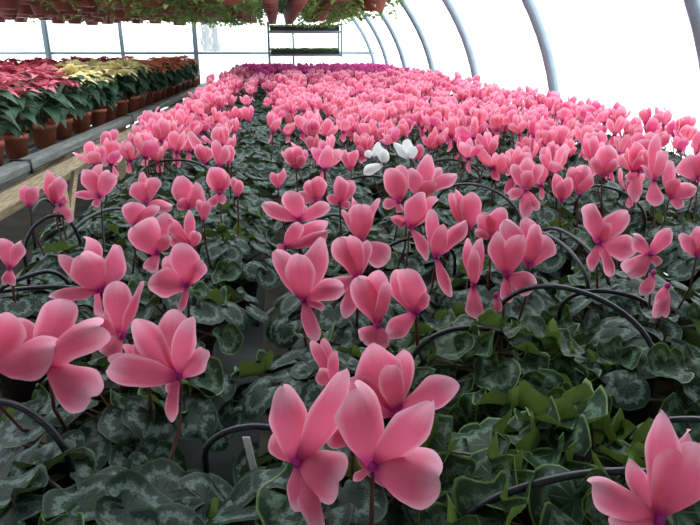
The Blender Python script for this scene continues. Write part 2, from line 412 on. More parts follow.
def leaf_rot(q, tilt, roll): return (Matrix.Rotation(q, 3, 'Z') @ Matrix.Rotation(tilt, 3, 'Y') @ Matrix.Rotation(roll, 3, 'X')).to_euler()

def pot_mb(r0, r1, h, n=20, soil=True):
    mb = MB().lathe([(.001, 0), (r0, 0), (r1 * .97, h * .8), (r1 * 1.05, h * .8), (r1 * 1.07, h), (r1 * .96, h), (r1 * .93, h * .86)], n)
    if soil: mb.cur = 1; mb.lathe([(r1 * .94, h * .86), (r1 * .5, h * .9), (.001, h * .9)], n); mb.cur = 0
    return mb
CPOT = pot_mb(.042, .06, .10).mesh('pot', [M['cyc_pot'], M['soil']])

# mid distance: foliage as one mesh, flowers as parts; far: one mesh per plant
LO = [leaf_mb(70 + s, lo=True) for s in range(6)]
def foliage_mb(seed, n=38, spread=.145, hi=.15):
    r = random.Random(seed); mb = MB()
    for (l, q, ti, ro, s) in leaf_places(n, spread, r, hi):
        mb.merge(r.choice(LO), Matrix.Translation(l) @ leaf_rot(q, ti, ro).to_matrix().to_4x4() @ Matrix.Scale(s * .8, 4))
    return mb
FOL = [foliage_mb(100 + s) for s in range(5)]
FOL_ME = [f.mesh('foliage', [M['leaf'], M['petiole']]) for f in FOL]
GF = [generic_flower(200 + s, hang=[0, 1, 1, 2, 0, 1, 0, 1][s % 8]) for s in range(12)]
GF_ME = {c: [g.mesh('flower', [M[c], M['calyx'], M['stem']]) for g in GF] for c in ('pink', 'white')}
def far_plant(seed, col, nf):
    r = random.Random(seed); mb = MB()
    f = FOL[seed % 5]; mb.merge(f)
    def rec(o, Mx, mapm):
        k = len(mb.m); mb.merge(o, Mx)
        for i in range(k, len(mb.m)): mb.m[i] = mapm[mb.m[i]]
    for i in range(nf):
        q = r.random() * 2 * PI; rho = .10 * math.sqrt(r.random()); z = r.uniform(.185, .27)
        rec(r.choice(GF), Matrix.Translation((rho * math.cos(q), rho * math.sin(q), z)) @ Matrix.Rotation(r.random() * 6.3, 4, 'Z') @ Matrix.Rotation(r.uniform(-.3, .3), 4, 'X') @ Matrix.Scale(r.uniform(.95, 1.3), 4), {0: 2, 1: 3, 2: 1})
    k = len(mb.m); mb.merge(pot_mb(.042, .06, .10, 10))
    for i in range(k, len(mb.m)): mb.m[i] = 4
    return mb.mesh('cyclamen_plant', [M['leaf'], M['petiole'], M[col], M['calyx'], M['cyc_pot']])
FAR_P = [far_plant(300 + s, 'pink', [14, 4, 16, 9, 12, 6, 11][s]) for s in range(7)]
FAR_M = [far_plant(340 + s, 'magenta', 17) for s in range(5)]

# ------------------------------------------------------------------ hero flowers: mouth pixel, height below the eye, petals (tip pixel, width in pixels, lean towards the camera)
HERO = [
 ((-12,366,.30), [(2,312,44,.0),(47,352,42,.5),(-40,320,40,0),(-45,370,36,.2)]),
 ((44,367,.30), [(60,299,37,-.35),(13,321,30,-.5),(90,322,36,.35),(86,399,44,.45),(98,316,24,-.5)]),
 ((99,291,.30), [(86,237,28,-.35),(78,256,34,.45),(119,246,26,.1),(56,256,18,0),(47,297,13,.3),(96,316,22,-.6)]),
 ((121,337,.31), [(110,282,27,.0),(138,281,11,.2),(99,353,24,.5),(90,322,18,-.3)]),
 ((178,378,.30), [(105,372,30,.5),(107,356,22,.0),(130,323,30,-.1),(170,310,32,-.2),(184,318,22,.4),(204,350,22,.3),(167,394,12,.4),(167,423,12,.2)]),
 ((157,253,.29), [(133,226,34,.35),(161,212,22,-.3),(146,270,14,.5),(167,235,12,.2)]),
 ((186,286,.30), [(147,281,28,.2),(165,256,22,-.1),(183,243,26,.35),(202,262,16,.3),(180,313,8,.2)]),
 ((190,248,.29), [(187,210,11,-.1),(168,218,14,.1),(170,236,12,.3),(197,232,12,.2)]),
 ((133,227,.29), [(131,202,22,.2),(156,204,13,.1),(141,210,14,-.3)]),
 ((146,203,.29), [(134,182,18,.2),(139,172,9,-.1),(156,177,14,.0),(171,206,14,.5)]),
 ((187,208,.28), [(177,176,20,.0),(196,182,22,.3),(178,200,14,.4),(203,190,8,0)]),
 ((203,220,.29), [(199,199,9,.1),(208,201,9,.2)]),
 ((219,193,.28), [(211,167,20,.2),(226,172,16,-.1),(209,206,9,.3),(223,203,9,.3)]),
 ((237,196,.28), [(233,177,8,0),(239,180,9,.3)]),
 ((204,163,.27), [(197,144,12,.2),(207,146,12,.1),(190,130,10,-.1)]),
 ((219,166,.27), [(215,139,11,.1),(227,146,11,.2)]),
 ((228,164,.27), [(224,145,9,.2),(231,145,9,.1)]),
 ((147,158,.27), [(138,136,13,.2),(150,133,14,.1),(141,165,8,.3)]),
 ((28,206,.28), [(22,185,13,.1),(33,186,13,.3)]),
 ((53,203,.28), [(45,170,18,.0),(61,177,18,.3),(51,182,14,.4)]),
 ((59,204,.28), [(69,221,12,.3),(52,214,5,.2),(64,196,10,.2)]),
 ((99,197,.28), [(83,169,16,.1),(98,164,14,-.2),(109,172,18,.4),(73,194,8,.3),(93,206,8,.3)]),
 ((107,150,.27), [(103,131,12,.2),(116,129,10,.0),(104,166,9,.3),(117,163,12,.2)]),
 ((8,268,.30), [(0,238,16,.1),(19,241,15,.2),(2,286,9,.3),(11,286,8,.3)]),
 ((299,220,.28), [(261,206,14,.2),(291,190,19,.3),(329,205,15,.2),(306,205,12,-.4)]),
 ((285,247,.30), [(298,222,15,.3),(326,219,18,.0),(277,250,12,.1),(329,232,14,.3)]),
 ((303,301,.31), [(276,250,24,.2),(323,238,28,-.3),(299,255,28,.45),(343,284,20,.3),(316,341,15,.3),(324,306,9,.4)]),
 ((358,278,.30), [(340,237,24,.2),(352,236,20,.35),(367,240,14,.0),(322,292,18,.2),(347,319,15,.3)]),
 ((361,243,.29), [(363,205,26,.3),(353,196,9,-.1),(377,197,10,.0),(343,209,9,.1),(388,261,24,.3)]),
 ((378,326,.31), [(358,277,26,.2),(379,270,24,.1),(386,282,14,.5),(364,342,20,.5),(383,350,16,.2)]),
 ((417,313,.30), [(393,271,24,.0),(408,268,26,.35),(424,292,16,.3),(388,338,20,-.2)]),
 ((407,222,.29), [(391,217,11,.2),(398,226,7,.1)]),
 ((297,465,.31), [(284,389,38,.2),(349,377,30,.35),(338,484,50,.5),(271,436,24,.1),(298,514,22,.3),(324,533,22,.4),(322,408,30,-.1)]),
 ((332,386,.31), [(314,340,13,.0),(326,338,13,-.2),(334,352,12,.4),(318,372,16,.4)]),
 ((373,469,.30), [(360,388,52,.3),(434,404,36,.3),(439,484,56,.5),(353,482,9,.2),(400,438,20,-.1)]),
 ((398,412,.31), [(368,346,44,.0),(403,350,22,.1),(460,387,27,.3),(338,392,38,.1),(387,366,26,.5)]),
 ((352,446,.315), [(326,404,30,.0),(350,396,28,.2),(374,420,20,.1),(327,440,16,.3),(390,492,14,.1)]),
 ((146,372,.32), [(138,340,18,-.2),(122,345,14,-.1),(160,350,16,.0)]),
 ((436,257,.29), [(431,209,14,.1),(464,219,17,.3),(444,225,16,.5),(452,297,11,.2)]),
 ((410,227,.28), [(424,192,24,.2),(438,198,16,-.1),(430,259,11,.2)]),
 ((470,229,.28), [(448,194,15,.0),(458,188,13,.2),(475,192,22,.3)]),
 ((474,286,.30), [(468,238,12,.0),(484,240,17,.3),(475,250,12,.5),(478,320,19,.3)]),
 ((507,276,.30), [(495,232,18,.2),(521,236,26,.4),(506,245,16,-.2),(537,284,24,.4),(508,303,13,.2)]),
 ((530,266,.29), [(505,220,26,.0),(529,217,20,-.2),(549,236,24,.2),(540,225,18,.3)]),
 ((492,238,.28), [(483,212,18,.1),(503,207,22,.1),(476,232,10,.3)]),
 ((497,296,.31), [(495,316,8,.2),(499,312,7,.1)]),
 ((600,243,.29), [(597,203,20,.2),(628,210,20,.0),(639,250,24,.45),(609,222,14,.3),(592,271,11,.0),(616,275,11,.3)]),
 ((652,254,.29), [(636,234,17,.3),(674,230,17,.2),(664,262,13,.4),(631,275,20,.3)]),
 ((655,273,.30), [(643,296,11,.3),(650,294,8,.1)]),
 ((669,286,.30), [(661,318,13,.3),(667,318,10,.1),(658,304,10,.4)]),
 ((699,256,.29), [(683,234,13,.2),(701,226,16,.1),(712,240,14,.2)]),
 ((662,523,.30), [(594,487,32,.4),(671,413,30,.1),(707,448,52,.3),(614,520,22,.4),(630,462,20,-.1),(690,430,30,-.2)]),
 ((527,190,.28), [(513,164,12,.0),(529,157,14,-.1),(543,165,12,.1),(534,172,14,.5),(509,193,10,.3),(525,218,12,.3),(539,210,10,.2)]),
 ((562,201,.28), [(555,173,13,.1),(571,177,13,.3),(565,180,10,.5)]),
 ((580,194,.28), [(574,166,14,.0),(588,165,18,.2),(592,174,12,.3)]),
 ((552,163,.27), [(549,142,8,.1),(555,141,9,.2),(551,170,5,.2)]),
 ((604,176,.27), [(595,157,12,.2),(612,145,22,.2),(618,160,12,.4)]),
 ((640,172,.27), [(634,141,20,.1),(648,150,14,.3),(626,178,8,.3),(636,202,13,.3)]),
 ((655,180,.27), [(665,150,17,.2),(657,133,12,-.1),(655,205,14,.3),(645,165,12,.4)]),
 ((671,197,.27), [(668,160,15,.1),(681,178,17,.3),(699,187,14,.2),(685,206,12,.3)]),
 ((700,180,.27), [(689,155,22,.2),(706,150,18,.1),(715,165,16,.1)]),
 ((399,202,.28), [(391,168,22,.3),(404,165,16,.0),(383,205,10,.3),(398,212,9,.3)]),
 ((418,196,.28), [(411,168,17,.3),(432,155,18,.0),(456,172,12,.2),(436,182,14,.4)]),
 ((351,170,.28), [(345,149,12,.2),(356,149,10,.3)]),
 ((324,167,.28), [(321,151,6,.2),(328,150,7,.1)]),
 ((296,168,.28), [(290,147,12,.2),(300,146,12,.1),(305,156,9,.3)]),
 ((317,201,.28), [(319,176,16,.2),(308,180,14,-.1),(297,194,12,.1)]),
 ((340,204,.28), [(339,176,15,.2),(352,180,14,-.1),(327,196,9,.3),(350,206,8,.2)]),
 ((278,188,.28), [(271,172,8,0),(284,168,8,.1)]),
]
WHITE = [
 ((411,160,.27), [(395,141,9,.2),(406,139,13,.1),(414,146,9,.3)]),
 ((384,164,.27), [(378,144,9,.1),(386,149,11,.3),(363,172,10,.3)]),
 ((372,158,.275), [(367,150,8,.2),(380,142,7,.1)]),
]
def unproj_depth(px, py, dep):      # point at a given depth along the camera axis
    d = ray(px, py); return EYEP + d * dep
def build_flower(spec, plant, mat, seed):
    (bx, by, h), pets = spec; r = random.Random(seed)
    b = at_z(bx, by, EYE - h); dep = proj(b)[2]; sc = dep / F
    base_w = b; inv = plant.location
    mouth = MB().lathe([(.0005, -.003), (.0038, -.0025), (.0048, .0), (.0042, .004), (.002, .006), (.0005, .0065)], 12)
    fo = link('flower', mouth.mesh('flower', M['calyx'] if mat != 'white' else M['stem']), plant, loc=b - inv - CBACK * .004, sc=.8)
    for (tx, ty, wp, lean) in pets:
        lp = math.hypot(tx - bx, ty - by) * sc
        e = CRIGHT * ((tx - bx) * sc) - CUP * ((ty - by) * sc)
        off = CBACK * (lean * lp + r.uniform(-.05, .05) * lp)
        # keep the tip on its own sight line when it comes forward
        tip = unproj_depth(tx, ty, dep - lean * lp) - b
        nrm = (CBACK + (CRIGHT * r.uniform(-.35, .35)) + (CUP * r.uniform(-.1, .4))).normalized()
        dr = tip.normalized() * .001 - CBACK * .001
        p = petal(MB(), dr, tip, wp * sc * 1.07, nrm, arch=r.uniform(.05, .17) * (1 if lean > .1 else -.6), cup=r.choice([.15, .35, .6, .8]) * (-1 if lean > .1 else 1), nu=16, nv=10, rng=r, wave=r.uniform(.07, .15), curl=r.uniform(-.02, .1) if lean > .1 else 0)
        link('petal', p.mesh('petal', M[mat]), fo, sc=1.25)
    ups = [q for q in pets if q[1] < by]
    for e in range(max(0, 5 - len(pets))):          # the petals turned away behind
        if not ups: break
        q1, q2 = r.choice(ups), r.choice(ups); tx = (q1[0] + q2[0]) / 2 + r.uniform(-.12, .12) * q1[2]; ty = (q1[1] + q2[1]) / 2
        tx = bx + (tx - bx) * .9; ty = by + (ty - by) * .86; lp = math.hypot(tx - bx, ty - by) * sc
        tip = unproj_depth(tx, ty, dep + .45 * lp) - b
        p = petal(MB(), tip.normalized() * .001 - CBACK * .002, tip, q1[2] * .9 * sc, CBACK.normalized(), arch=-.12, cup=.3, nu=12, nv=8, rng=r)
        link('petal', p.mesh('petal', M[mat]), fo, sc=1.25)
    # stalk curving down to the crown of the plant
    s0 = b - inv; crown = Vector((r.uniform(-.015, .015), r.uniform(-.015, .015), .1))
    bk = CBACK * -.007
    st = MB().tube([s0 + bk * .6 + Vector((0, 0, .004)), s0 + bk + Vector((0, 0, -.012)), Vector((s0.x * .97, s0.y * .97, s0.z - .05)), Vector((s0.x * .85, s0.y * .85, .125)), Vector((s0.x * .5, s0.y * .5, .105)), crown], [.0016, .0018, .002, .0021, .0022, .0024], 6)
    link('flower_stem', st.mesh('flower_stem', M['stem']), plant)

# ------------------------------------------------------------------ the field of cyclamen
rows = []
GAP = .24
custom = {0: [-.40, -.19, .045, .245, .47], 1: [-.43, -.20, .045, .26, .48, .71]}
plants = []
YF = .41
nrow = 36
for i in range(nrow):
    Y = YF + GAP * i; row = []
    xs = custom.get(i) or [-.40 + .245 * j + (.05 if i % 2 else 0) + R.uniform(-.018, .018) for j in range(8)]
    for X in xs:
        y = Y + R.uniform(-.018, .018); px, py, dp = proj((X, y, EYE - .36))
        if px < -90 or px > 790: continue
        row.append((X, y))
    rows.append(row)
need = []
heros = [(s, 'pink') for s in HERO] + [(s, 'white') for s in WHITE]
centers = {}
for i, row in enumerate(rows):
    for j, (X, y) in enumerate(row): centers[(i, j)] = (X, y)
assign = {}
wc = None
for k, (s, m) in enumerate(heros):
    b = at_z(s[0][0], s[0][1], EYE - s[0][2])
    if m == 'white':
        if wc is None: wc = min(centers, key=lambda q: (centers[q][0] - b.x) ** 2 + (centers[q][1] - b.y) ** 2)
        assign.setdefault(wc, []).append(k); continue
    best = min((q for q in centers if q != wc), key=lambda q: (centers[q][0] - b.x) ** 2 + (centers[q][1] - b.y) ** 2)
    assign.setdefault(best, []).append(k)
# the white flowers own their plant outright
b = at_z(WHITE[0][0][0], WHITE[0][0][1], EYE - .27)
wcell = min(centers, key=lambda q: (centers[q][0] - b.x) ** 2 + (centers[q][1] - b.y) ** 2)
NOFL = set()
PLABEL = {(0, 0): 'front left cyclamen plant with one large open pink flower above big marbled leaves',
          (0, 1): 'front centre cyclamen plant carrying the nearest large cluster of open pink flowers',
          (0, 2): 'front right cyclamen plant with one pink flower cut off by the lower right corner',
          (1, 0): 'cyclamen plant behind the front left one, with wide pink flowers running off the left edge'}
count = {}
for i, row in enumerate(rows):
    for j, (X, y) in enumerate(row):
        place = '%s from the left in the %s row from the front' % (ordn(j + 1), ordn(i + 1))
        loc = Vector((X, y, BENCH + .012)); rp = random.Random(1000 + i * 20 + j)
        px, py, dp = proj((X, y, EYE - .28))
        white = (i, j) == wcell
        if y > 4.4:
            mag = y > 5.75 + .3 * math.sin(X * 3 + 1) + (1.3 if X < -.3 else 0) + (.5 if X > 1.0 else 0)
            o = link('cyclamen_plant', (rp.choice(FAR_M) if mag else FAR_P[1] if (j == 1 and y < 6) else rp.choice(FAR_P)), loc=loc, rot=(0, 0, rp.random() * 6.3))
            tag(o, ('magenta' if mag else 'pink') + ' cyclamen plant, ' + place, 'cyclamen', 'magenta cyclamens at the far end' if mag else 'pink cyclamens on the long bench')
            continue
        o = link('cyclamen_plant', None, loc=loc)
        link('pot', CPOT, o)
        near = y < 1.45
        if near:
            fresh = (i, j) in ((0, 2), (1, 2))
            n = 44 if fresh else 38; ls = 1.1 if i == 0 else .9 if i == 1 else .82
            for (l, q, ti, ro, s) in leaf_places(n, .132 if not fresh else .14, rp, .15 if not fresh else .165, 1.0 if not fresh else 1.35):
                link('leaf', rp.choice(LEAVES_W if (fresh or rp.random() < .12) else LEAVES), o, loc=l, rot=leaf_rot(q, ti, ro), sc=s * ls)
        else:
            link('foliage', rp.choice(FOL_ME), o, rot=(0, 0, rp.random() * 6.3))
        hs = assign.get((i, j), [])
        for k in hs: build_flower(heros[k][0], o, heros[k][1], 500 + k)
        nr = 0
        if not white and y > 1.25:
            bare = 0
            if 1.25 < y < 1.75: nr = rp.choice([0, 1, 2])
            elif y < 2.3: nr = rp.choice([4, 5, 6])
            else: nr = rp.choice([4, 8, 10, 12])
            if 1.25 < y < 2.5 and 190 < px < 290: nr = min(nr, 1)      # the leafy patch left of the middle
            if 1.25 < y < 2.4 and (X > .5 or 130 < px < 190): nr += 3
            if px < 125 and y < 2.2: nr = 0
            if j == 1 and y > 2.2: nr = rp.choice([0, 1, 2, 3])      # thinly flowered file of plants
        if white: nr = 0
        for k in range(nr):
            q = rp.random() * 2 * PI; rho = .115 * math.sqrt(rp.random()); z = rp.uniform(.18, .262)
            link('flower', rp.choice(GF_ME['pink']), o, loc=(rho * math.cos(q), rho * math.sin(q), z), rot=(rp.uniform(-.3, .3), rp.uniform(-.3, .3), rp.random() * 6.3), sc=rp.uniform(.95, 1.25))
        tot = nr + len(hs)
        if white: lab = 'only white-flowered cyclamen plant, among the pink ones in the middle of the bench'; grp = None
        elif tot == 0: lab = 'cyclamen plant showing leaves only, ' + place; grp = 'pink cyclamens on the long bench'
        else: lab = 'pink cyclamen plant, ' + place; grp = 'pink cyclamens on the long bench'
        lab = PLABEL.get((i, j), lab)
        tag(o, lab, 'cyclamen', grp); count[(i, j)] = (tot, px, py)

# ------------------------------------------------------------------ bench under the cyclamens
bn = link('cyclamen_bench', None, loc=(.47, 5.0, 0)); tag(bn, 'long low grey slatted bench carrying all the cyclamen pots', 'bench')
L0, L1 = .22, 9.05; BW0, BW1 = -.6, 1.5
mb = MB()
for k in range(14):
    x = BW0 + .03 + k * (BW1 - BW0 - .06) / 13; mb.box((x - .47, (L0 + L1) / 2 - 5, BENCH), (.11, L1 - L0, .02))
link('slats', mb.mesh('slats', M['slat'], False), bn)
mb = MB()
for x in (BW0 - .02, BW1 + .02): mb.box((x - .47, (L0 + L1) / 2 - 5, BENCH - .03), (.03, L1 - L0, .08))
link('side_rail', mb.mesh('side_rail', M['dark_wood'], False), bn)
legm = MB().box((0, 0, (BENCH - .07) / 2), (.06, .06, BENCH - .07)).mesh('leg', M['dark_wood'], False)
for y in (.4, 2.5, 4.6, 6.7, 8.9):
    for x in (BW0 + .1, BW1 - .1): link('leg', legm, bn, loc=(x - .47, y - 5, 0))
for y in (.4, 2.5, 4.6, 6.7, 8.9):
    link('crossbar', MB().box((0, 0, 0), (BW1 - BW0, .05, .06)).mesh('crossbar', M['dark_wood'], False), bn, loc=(.45 - .47, y - 5, BENCH - .04))
# plant label in the dark gap at the front
p0 = at_z(254, 470, BENCH + .135); p1 = at_z(246, 437, BENCH + .175)
mb = MB(); d = (p1 - p0).normalized(); s = CRIGHT * .0035
th = CBACK * .0006
dn = p0 + Vector((0, 0, -.12)) 
vs = [dn - s * .3, dn + s * .3, p0 + s, p0 - s, p1 + s, p1 - s]
mb.add([v - th for v in vs] + [v + th for v in vs], [(0, 1, 2, 3), (3, 2, 4, 5), (7, 6, 9, 8), (8, 9, 11, 10), (0, 6, 7, 1), (1, 7, 8, 2), (2, 8, 10, 4), (4, 10, 11, 5), (5, 11, 9, 3), (3, 9, 6, 0)])
tag(link('plant_label', mb.mesh('plant_label', M['label'], False)), 'thin white plastic plant label stuck upright in the dark gap at the front', 'plant label')

# ------------------------------------------------------------------ black hoops over the plants: two ends (pixel) and the apex (pixel)
ZH = EYE - .375
def hoop(e0, ap, e1, label, r=.0034, z0=ZH, z1=None):
    A = at_z(*e0, z0); B = at_z(*e1, z0 if z1 is None else z1)
    d = B - A; n = Vector((d.y, -d.x, 0)).normalized(); q = ray(*ap)
    tt = (A - EYEP).dot(n) / q.dot(n); P = EYEP + q * tt
    mid = (A + B) / 2
    if (P - mid).length > .3 or tt < 0: P = mid + Vector((0, 0, .08))
    lo = .11
    if P.z > EYE - .16: P.z = EYE - .16
    pts = [A + Vector((0, 0, -lo))]
    # two quarter ellipses meeting at the apex
    for k in range(13):
        a = PI / 2 * k / 12; h = A + (Vector((P.x, P.y, A.z)) - A) * (1 - math.cos(a)); h.z = A.z + (P.z - A.z) * math.sin(a); pts.append(h)
    for k in range(1, 13):
        a = PI / 2 * k / 12; f = math.sin(a); h = Vector((P.x, P.y, 0)) + (Vector((B.x, B.y, 0)) - Vector((P.x, P.y, 0))) * f; h.z = B.z + (P.z - B.z) * math.cos(a); pts.append(h)
    pts.append(B + Vector((0, 0, -lo)))
    c = (A + B) / 2; c.z = A.z - lo
    o = link('support_hoop', MB().tube([p - c for p in pts], r, 8).mesh('support_hoop', M['hoop']), loc=c)
    return tag(o, label, 'plant hoop', 'black hoops arching over the cyclamens')
hoop((490,330),(566,288),(655,372),'widest black plastic hoop, arching over leaves right of the middle flower cluster')
hoop((408,372),(462,328),(522,360),'black hoop just behind the big front centre flowers, left of the widest hoop')
hoop((520,250),(550,236),(588,292),'inner of two nested black hoops right of the middle pink cluster')
hoop((535,245),(565,232),(609,290),'outer of two nested black hoops right of the middle pink cluster')
hoop((575,208),(602,186),(645,222),'black hoop behind the upright two-lobed pink flower at right')
hoop((618,200),(640,187),(658,206),'small black hoop behind the flower with two hanging buds at right')
hoop((560,310),(603,291),(656,318),'flat black hoop crossing behind the widest hoop at its right')
hoop((455,535),(590,473),(700,505),'black hoop passing under the bottom right corner flower')
hoop((622,452),(672,420),(730,440),'thick black hoop running off the right edge above the corner flower')
hoop((370,275),(412,238),(455,262),'black hoop joining the centre pink cluster to the middle one')
hoop((-40,310),(50,287),(112,305),'thick black hoop crossing in front of the four-petalled left flower')
hoop((-30,330),(42,272),(75,300),'black hoop behind the four-petalled flower at the left edge')
hoop((-60,440),(5,402),(72,470),'black hoop dipping into the leaves at the lower left corner')
hoop((25,262),(55,215),(82,250),'black hoop under the pair of small flowers at far left')
hoop((66,252),(100,212),(135,222),'black hoop left of the tall left flower stack')
hoop((33,235),(42,200),(60,222),'small black hoop beside the round pink bud at far left')
hoop((205,455),(240,428),(285,440),'black hoop low in the dark gap left of the front centre flowers')
hoop((340,190),(372,176),(400,192),'black hoop left of the white flowers')
hoop((425,172),(455,160),(480,180),'black hoop right of the white flowers')
hoop((436,205),(478,185),(520,225),'black hoop behind the middle pink cluster, left of the star-shaped flower')
hoop((300,250),(330,215),(352,238),'black hoop showing between the centre flowers')
hoop((140,180),(180,160),(215,182),'black hoop behind the left cluster of upright flowers')
rh = random.Random(5)
fars = [(175,137,40),(235,125,34),(300,118,26),(372,128,40),(398,126,30),(440,132,30),(505,104,40),(470,120,26),(560,128,36),(595,132,30),(330,100,22),(410,98,22),(270,100,20),(530,140,30),(650,150,30),(480,150,34),(150,120,20),(215,105,16)]
for k, (x, y, wpx) in enumerate(fars):
    dx = wpx / 2; hoop((x - dx, y + wpx * .42), (x, y), (x + dx, y + wpx * .45), 'small distant black hoop among pink flowers, %s of these from the left' % ordn(sorted(q[0] for q in fars).index(x) + 1), r=.003, z0=EYE - .36)

# ------------------------------------------------------------------ poinsettia bench
PBX = -1.15; PT = EYE - .52
bn = link('poinsettia_bench', None, loc=(-2.13, 6, 0), rot=(0, 0, -.02)); tag(bn, 'long timber bench with a grey front rail carrying the poinsettias', 'bench')
def bl(x, y, z): return (x + 2.2, y - 6, z)
A0, A1 = .3, 9.9
mb = MB()
for k in range(9): mb.box(bl(PBX - .12 - k * .27, (A0 + A1) / 2, PT - .015), (.2, A1 - A0, .022))
link('slats', mb.mesh('slats', M['slat'], False), bn)
mb = MB(); pr = [(-.04, -.028), (.03, -.028), (.04, -.015), (.04, .012), (.03, .026), (-.03, .026), (-.04, .012)]
vs = [bl(PBX - .04 + a, y, PT + .005 + b) for y in (A0, A1) for a, b in pr]
mb.add(vs, [(i, (i + 1) % 7, 7 + (i + 1) % 7, 7 + i) for i in range(7)] + [tuple(range(7))[::-1], tuple(range(7, 14))])
link('front_rail', mb.mesh('front_rail', M['rail'], False), bn)
link('front_board', MB().box(bl(PBX - .045, (A0 + A1) / 2, PT - .095), (.03, A1 - A0, .07)).mesh('front_board', M['wood'], False), bn)
link('inner_board', MB().box(bl(PBX - .30, (A0 + A1) / 2, PT - .26), (.04, A1 - A0, .09)).mesh('inner_board', M['wood'], False), bn)
yy = A0 + .55
while yy < A1:
    for x in (PBX - .12, PBX - 2.15): link('leg', MB().box(bl(x, yy, (PT - .14) / 2), (.07, .07, PT - .14)).mesh('leg', M['wood'], False), bn)
    link('crossbar', MB().box(bl(PBX - 1.13, yy + .07, PT - .10), (2.1, .04, .09)).mesh('crossbar', M['wood'], False), bn)
    link('brace', MB().tube([bl(PBX - .12, yy + .04, PT - .5), bl(PBX - .12, yy + .34, PT - .14)], .02, 4).mesh('brace', M['wood'], False), bn)
    yy += 1.35
for Y in (2.95, 4.9, 8.6):
    link('strap', MB().box((0, .0, 0), (.092, .066, .012)).mesh('strap', M['hoop']), bn, loc=bl(PBX - .04, Y, PT + .005), rot=(PI / 2, 0, 0))

def bract(mb, base, tip, W, nrm, rng, nu=5, point=True):
    base = Vector(base); tip = Vector(tip); a = tip - base; s = a.cross(nrm).normalized(); n = s.cross(a).normalized(); L = a.length
    vs = []; uv = []; pr = [.12, .75, 1.0, .72, .36, .02] if nu == 5 else [.15, 1, .6, .02]
    for i, q in enumerate(pr):
        t = i / (len(pr) - 1); c = base + a * t + n * (.14 * L * math.sin(PI * t) - .1 * L * t * t)
        for v in (-1, 0, 1): vs.append(c + s * (W / 2 * q * v) + n * (.12 * W * q * abs(v))); uv.append(((v + 1) / 2, t))
    fs = [(i * 3 + j, i * 3 + j + 1, i * 3 + j + 4, i * 3 + j + 3) for i in range(len(pr) - 1) for j in range(2)]
    mb.add(vs, fs, uv)
def star(rng, n=12, size=.115):
    mb = MB()
    for k in range(n):
        q = k * 2.4 + rng.uniform(-.2, .2); L = size * (1.15 - .5 * (k / n)) * rng.uniform(.85, 1.1); el = -.1 + .8 * (k / n) + rng.uniform(-.1, .1)
        d = Vector((math.cos(q) * math.cos(el), math.sin(q) * math.cos(el), math.sin(el)))
        bract(mb, d * .006 + Vector((0, 0, .004 * k / n)), d * L, L * .52, Vector((0, 0, 1)), rng)
    return mb
PPOT = pot_mb(.05, .068, .12).mesh('pot', [M['pot'], M['soil']])
STARS = {c: [star(random.Random(60 + s)).mesh('bracts', M[c]) for s in range(4)] for c in ('b_red', 'b_pink', 'b_cream', 'b_salmon', 'b_mix')}
cy = MB()
for k in range(7): cy.lathe([(.0005, .008), (.0035, .011), (.003, .017), (.0005, .019)], 6, (.007 * math.cos(k), .007 * math.sin(k), 0))
CYA = cy.mesh('cyathia', M['cyathia'])
sl = MB(); bract(sl, (0, 0, 0), (.135, 0, -.03), .10, Vector((0, 0, 1)), R); sl.tube([(0, 0, 0), (-.035, 0, -.01)], .0018, 4)
PLEAF = sl.mesh('leaf', M['poin_leaf'])
def poin_leaf_spots(rng, n=20):
    out = []
    for k in range(n):
        z = .17 + .18 * (k + rng.random()) / n; q = k * 2.4 + rng.uniform(-.3, .3); rho = .035 + .03 * rng.random()
        out.append(((rho * math.cos(q), rho * math.sin(q), z), (rng.uniform(-.2, .2), rng.uniform(-.1, .55), q), rng.uniform(.75, 1.1)))
    return out
def fol_me(seed):
    r = random.Random(seed); mb = MB(); s0 = MB(); bract(s0, (0, 0, 0), (.135, 0, -.03), .10, Vector((0, 0, 1)), r)
    for (l, e, s) in poin_leaf_spots(r, 22): mb.merge(s0, Matrix.Translation(l) @ Euler(e).to_matrix().to_4x4() @ Matrix.Scale(s, 4))
    mb.tube([(0, 0, .1), (.01, 0, .24), (0, .01, .34)], .005, 5); return mb.mesh('foliage', M['poin_leaf'])
PFOL = [fol_me(s) for s in range(4)]
def poin_proto(seed, col, near):
    r = random.Random(seed); o = link('poinsettia', None); link('pot', PPOT, o)
    st = MB()
    heads = [((0, 0, .36), 1.0)] + [((.085 * math.cos(q), .085 * math.sin(q), .325 + r.uniform(-.02, .015)), .85) for q in [r.random() + k * 2 * PI / 5 for k in range(5)]]
    for (h, s) in heads: st.tube([(0, 0, .1), (h[0] * .5, h[1] * .5, .2), h], .0035, 5)
    link('stem', st.mesh('stem', M['poin_leaf']), o)
    if near:
        for (l, e, s) in poin_leaf_spots(r, 26): link('leaf', PLEAF, o, loc=l, rot=e, sc=s)
    else: link('foliage', r.choice(PFOL), o)
    for (h, s) in heads:
        b = link('bract_star', r.choice(STARS[col]), o, loc=h, rot=(r.uniform(-.3, .3), r.uniform(-.3, .3), r.random() * 6), sc=s * 1.0)
        link('cyathia', CYA, b)
    return o
protos = {}
def get_poin(col, near, v):
    k = (col, near, v)
    if k not in protos: protos[k] = [poin_proto(hash(col) % 97 + v if False else 31 * v + len(col), col, near), True]
    p = protos[k]
    if p[1]: p[1] = False; return p[0]
    return copy_tree(p[0])
rp = random.Random(77)
names = {'b_red': 'red', 'b_pink': 'rose-red', 'b_cream': 'cream', 'b_salmon': 'salmon', 'b_mix': 'speckled'}
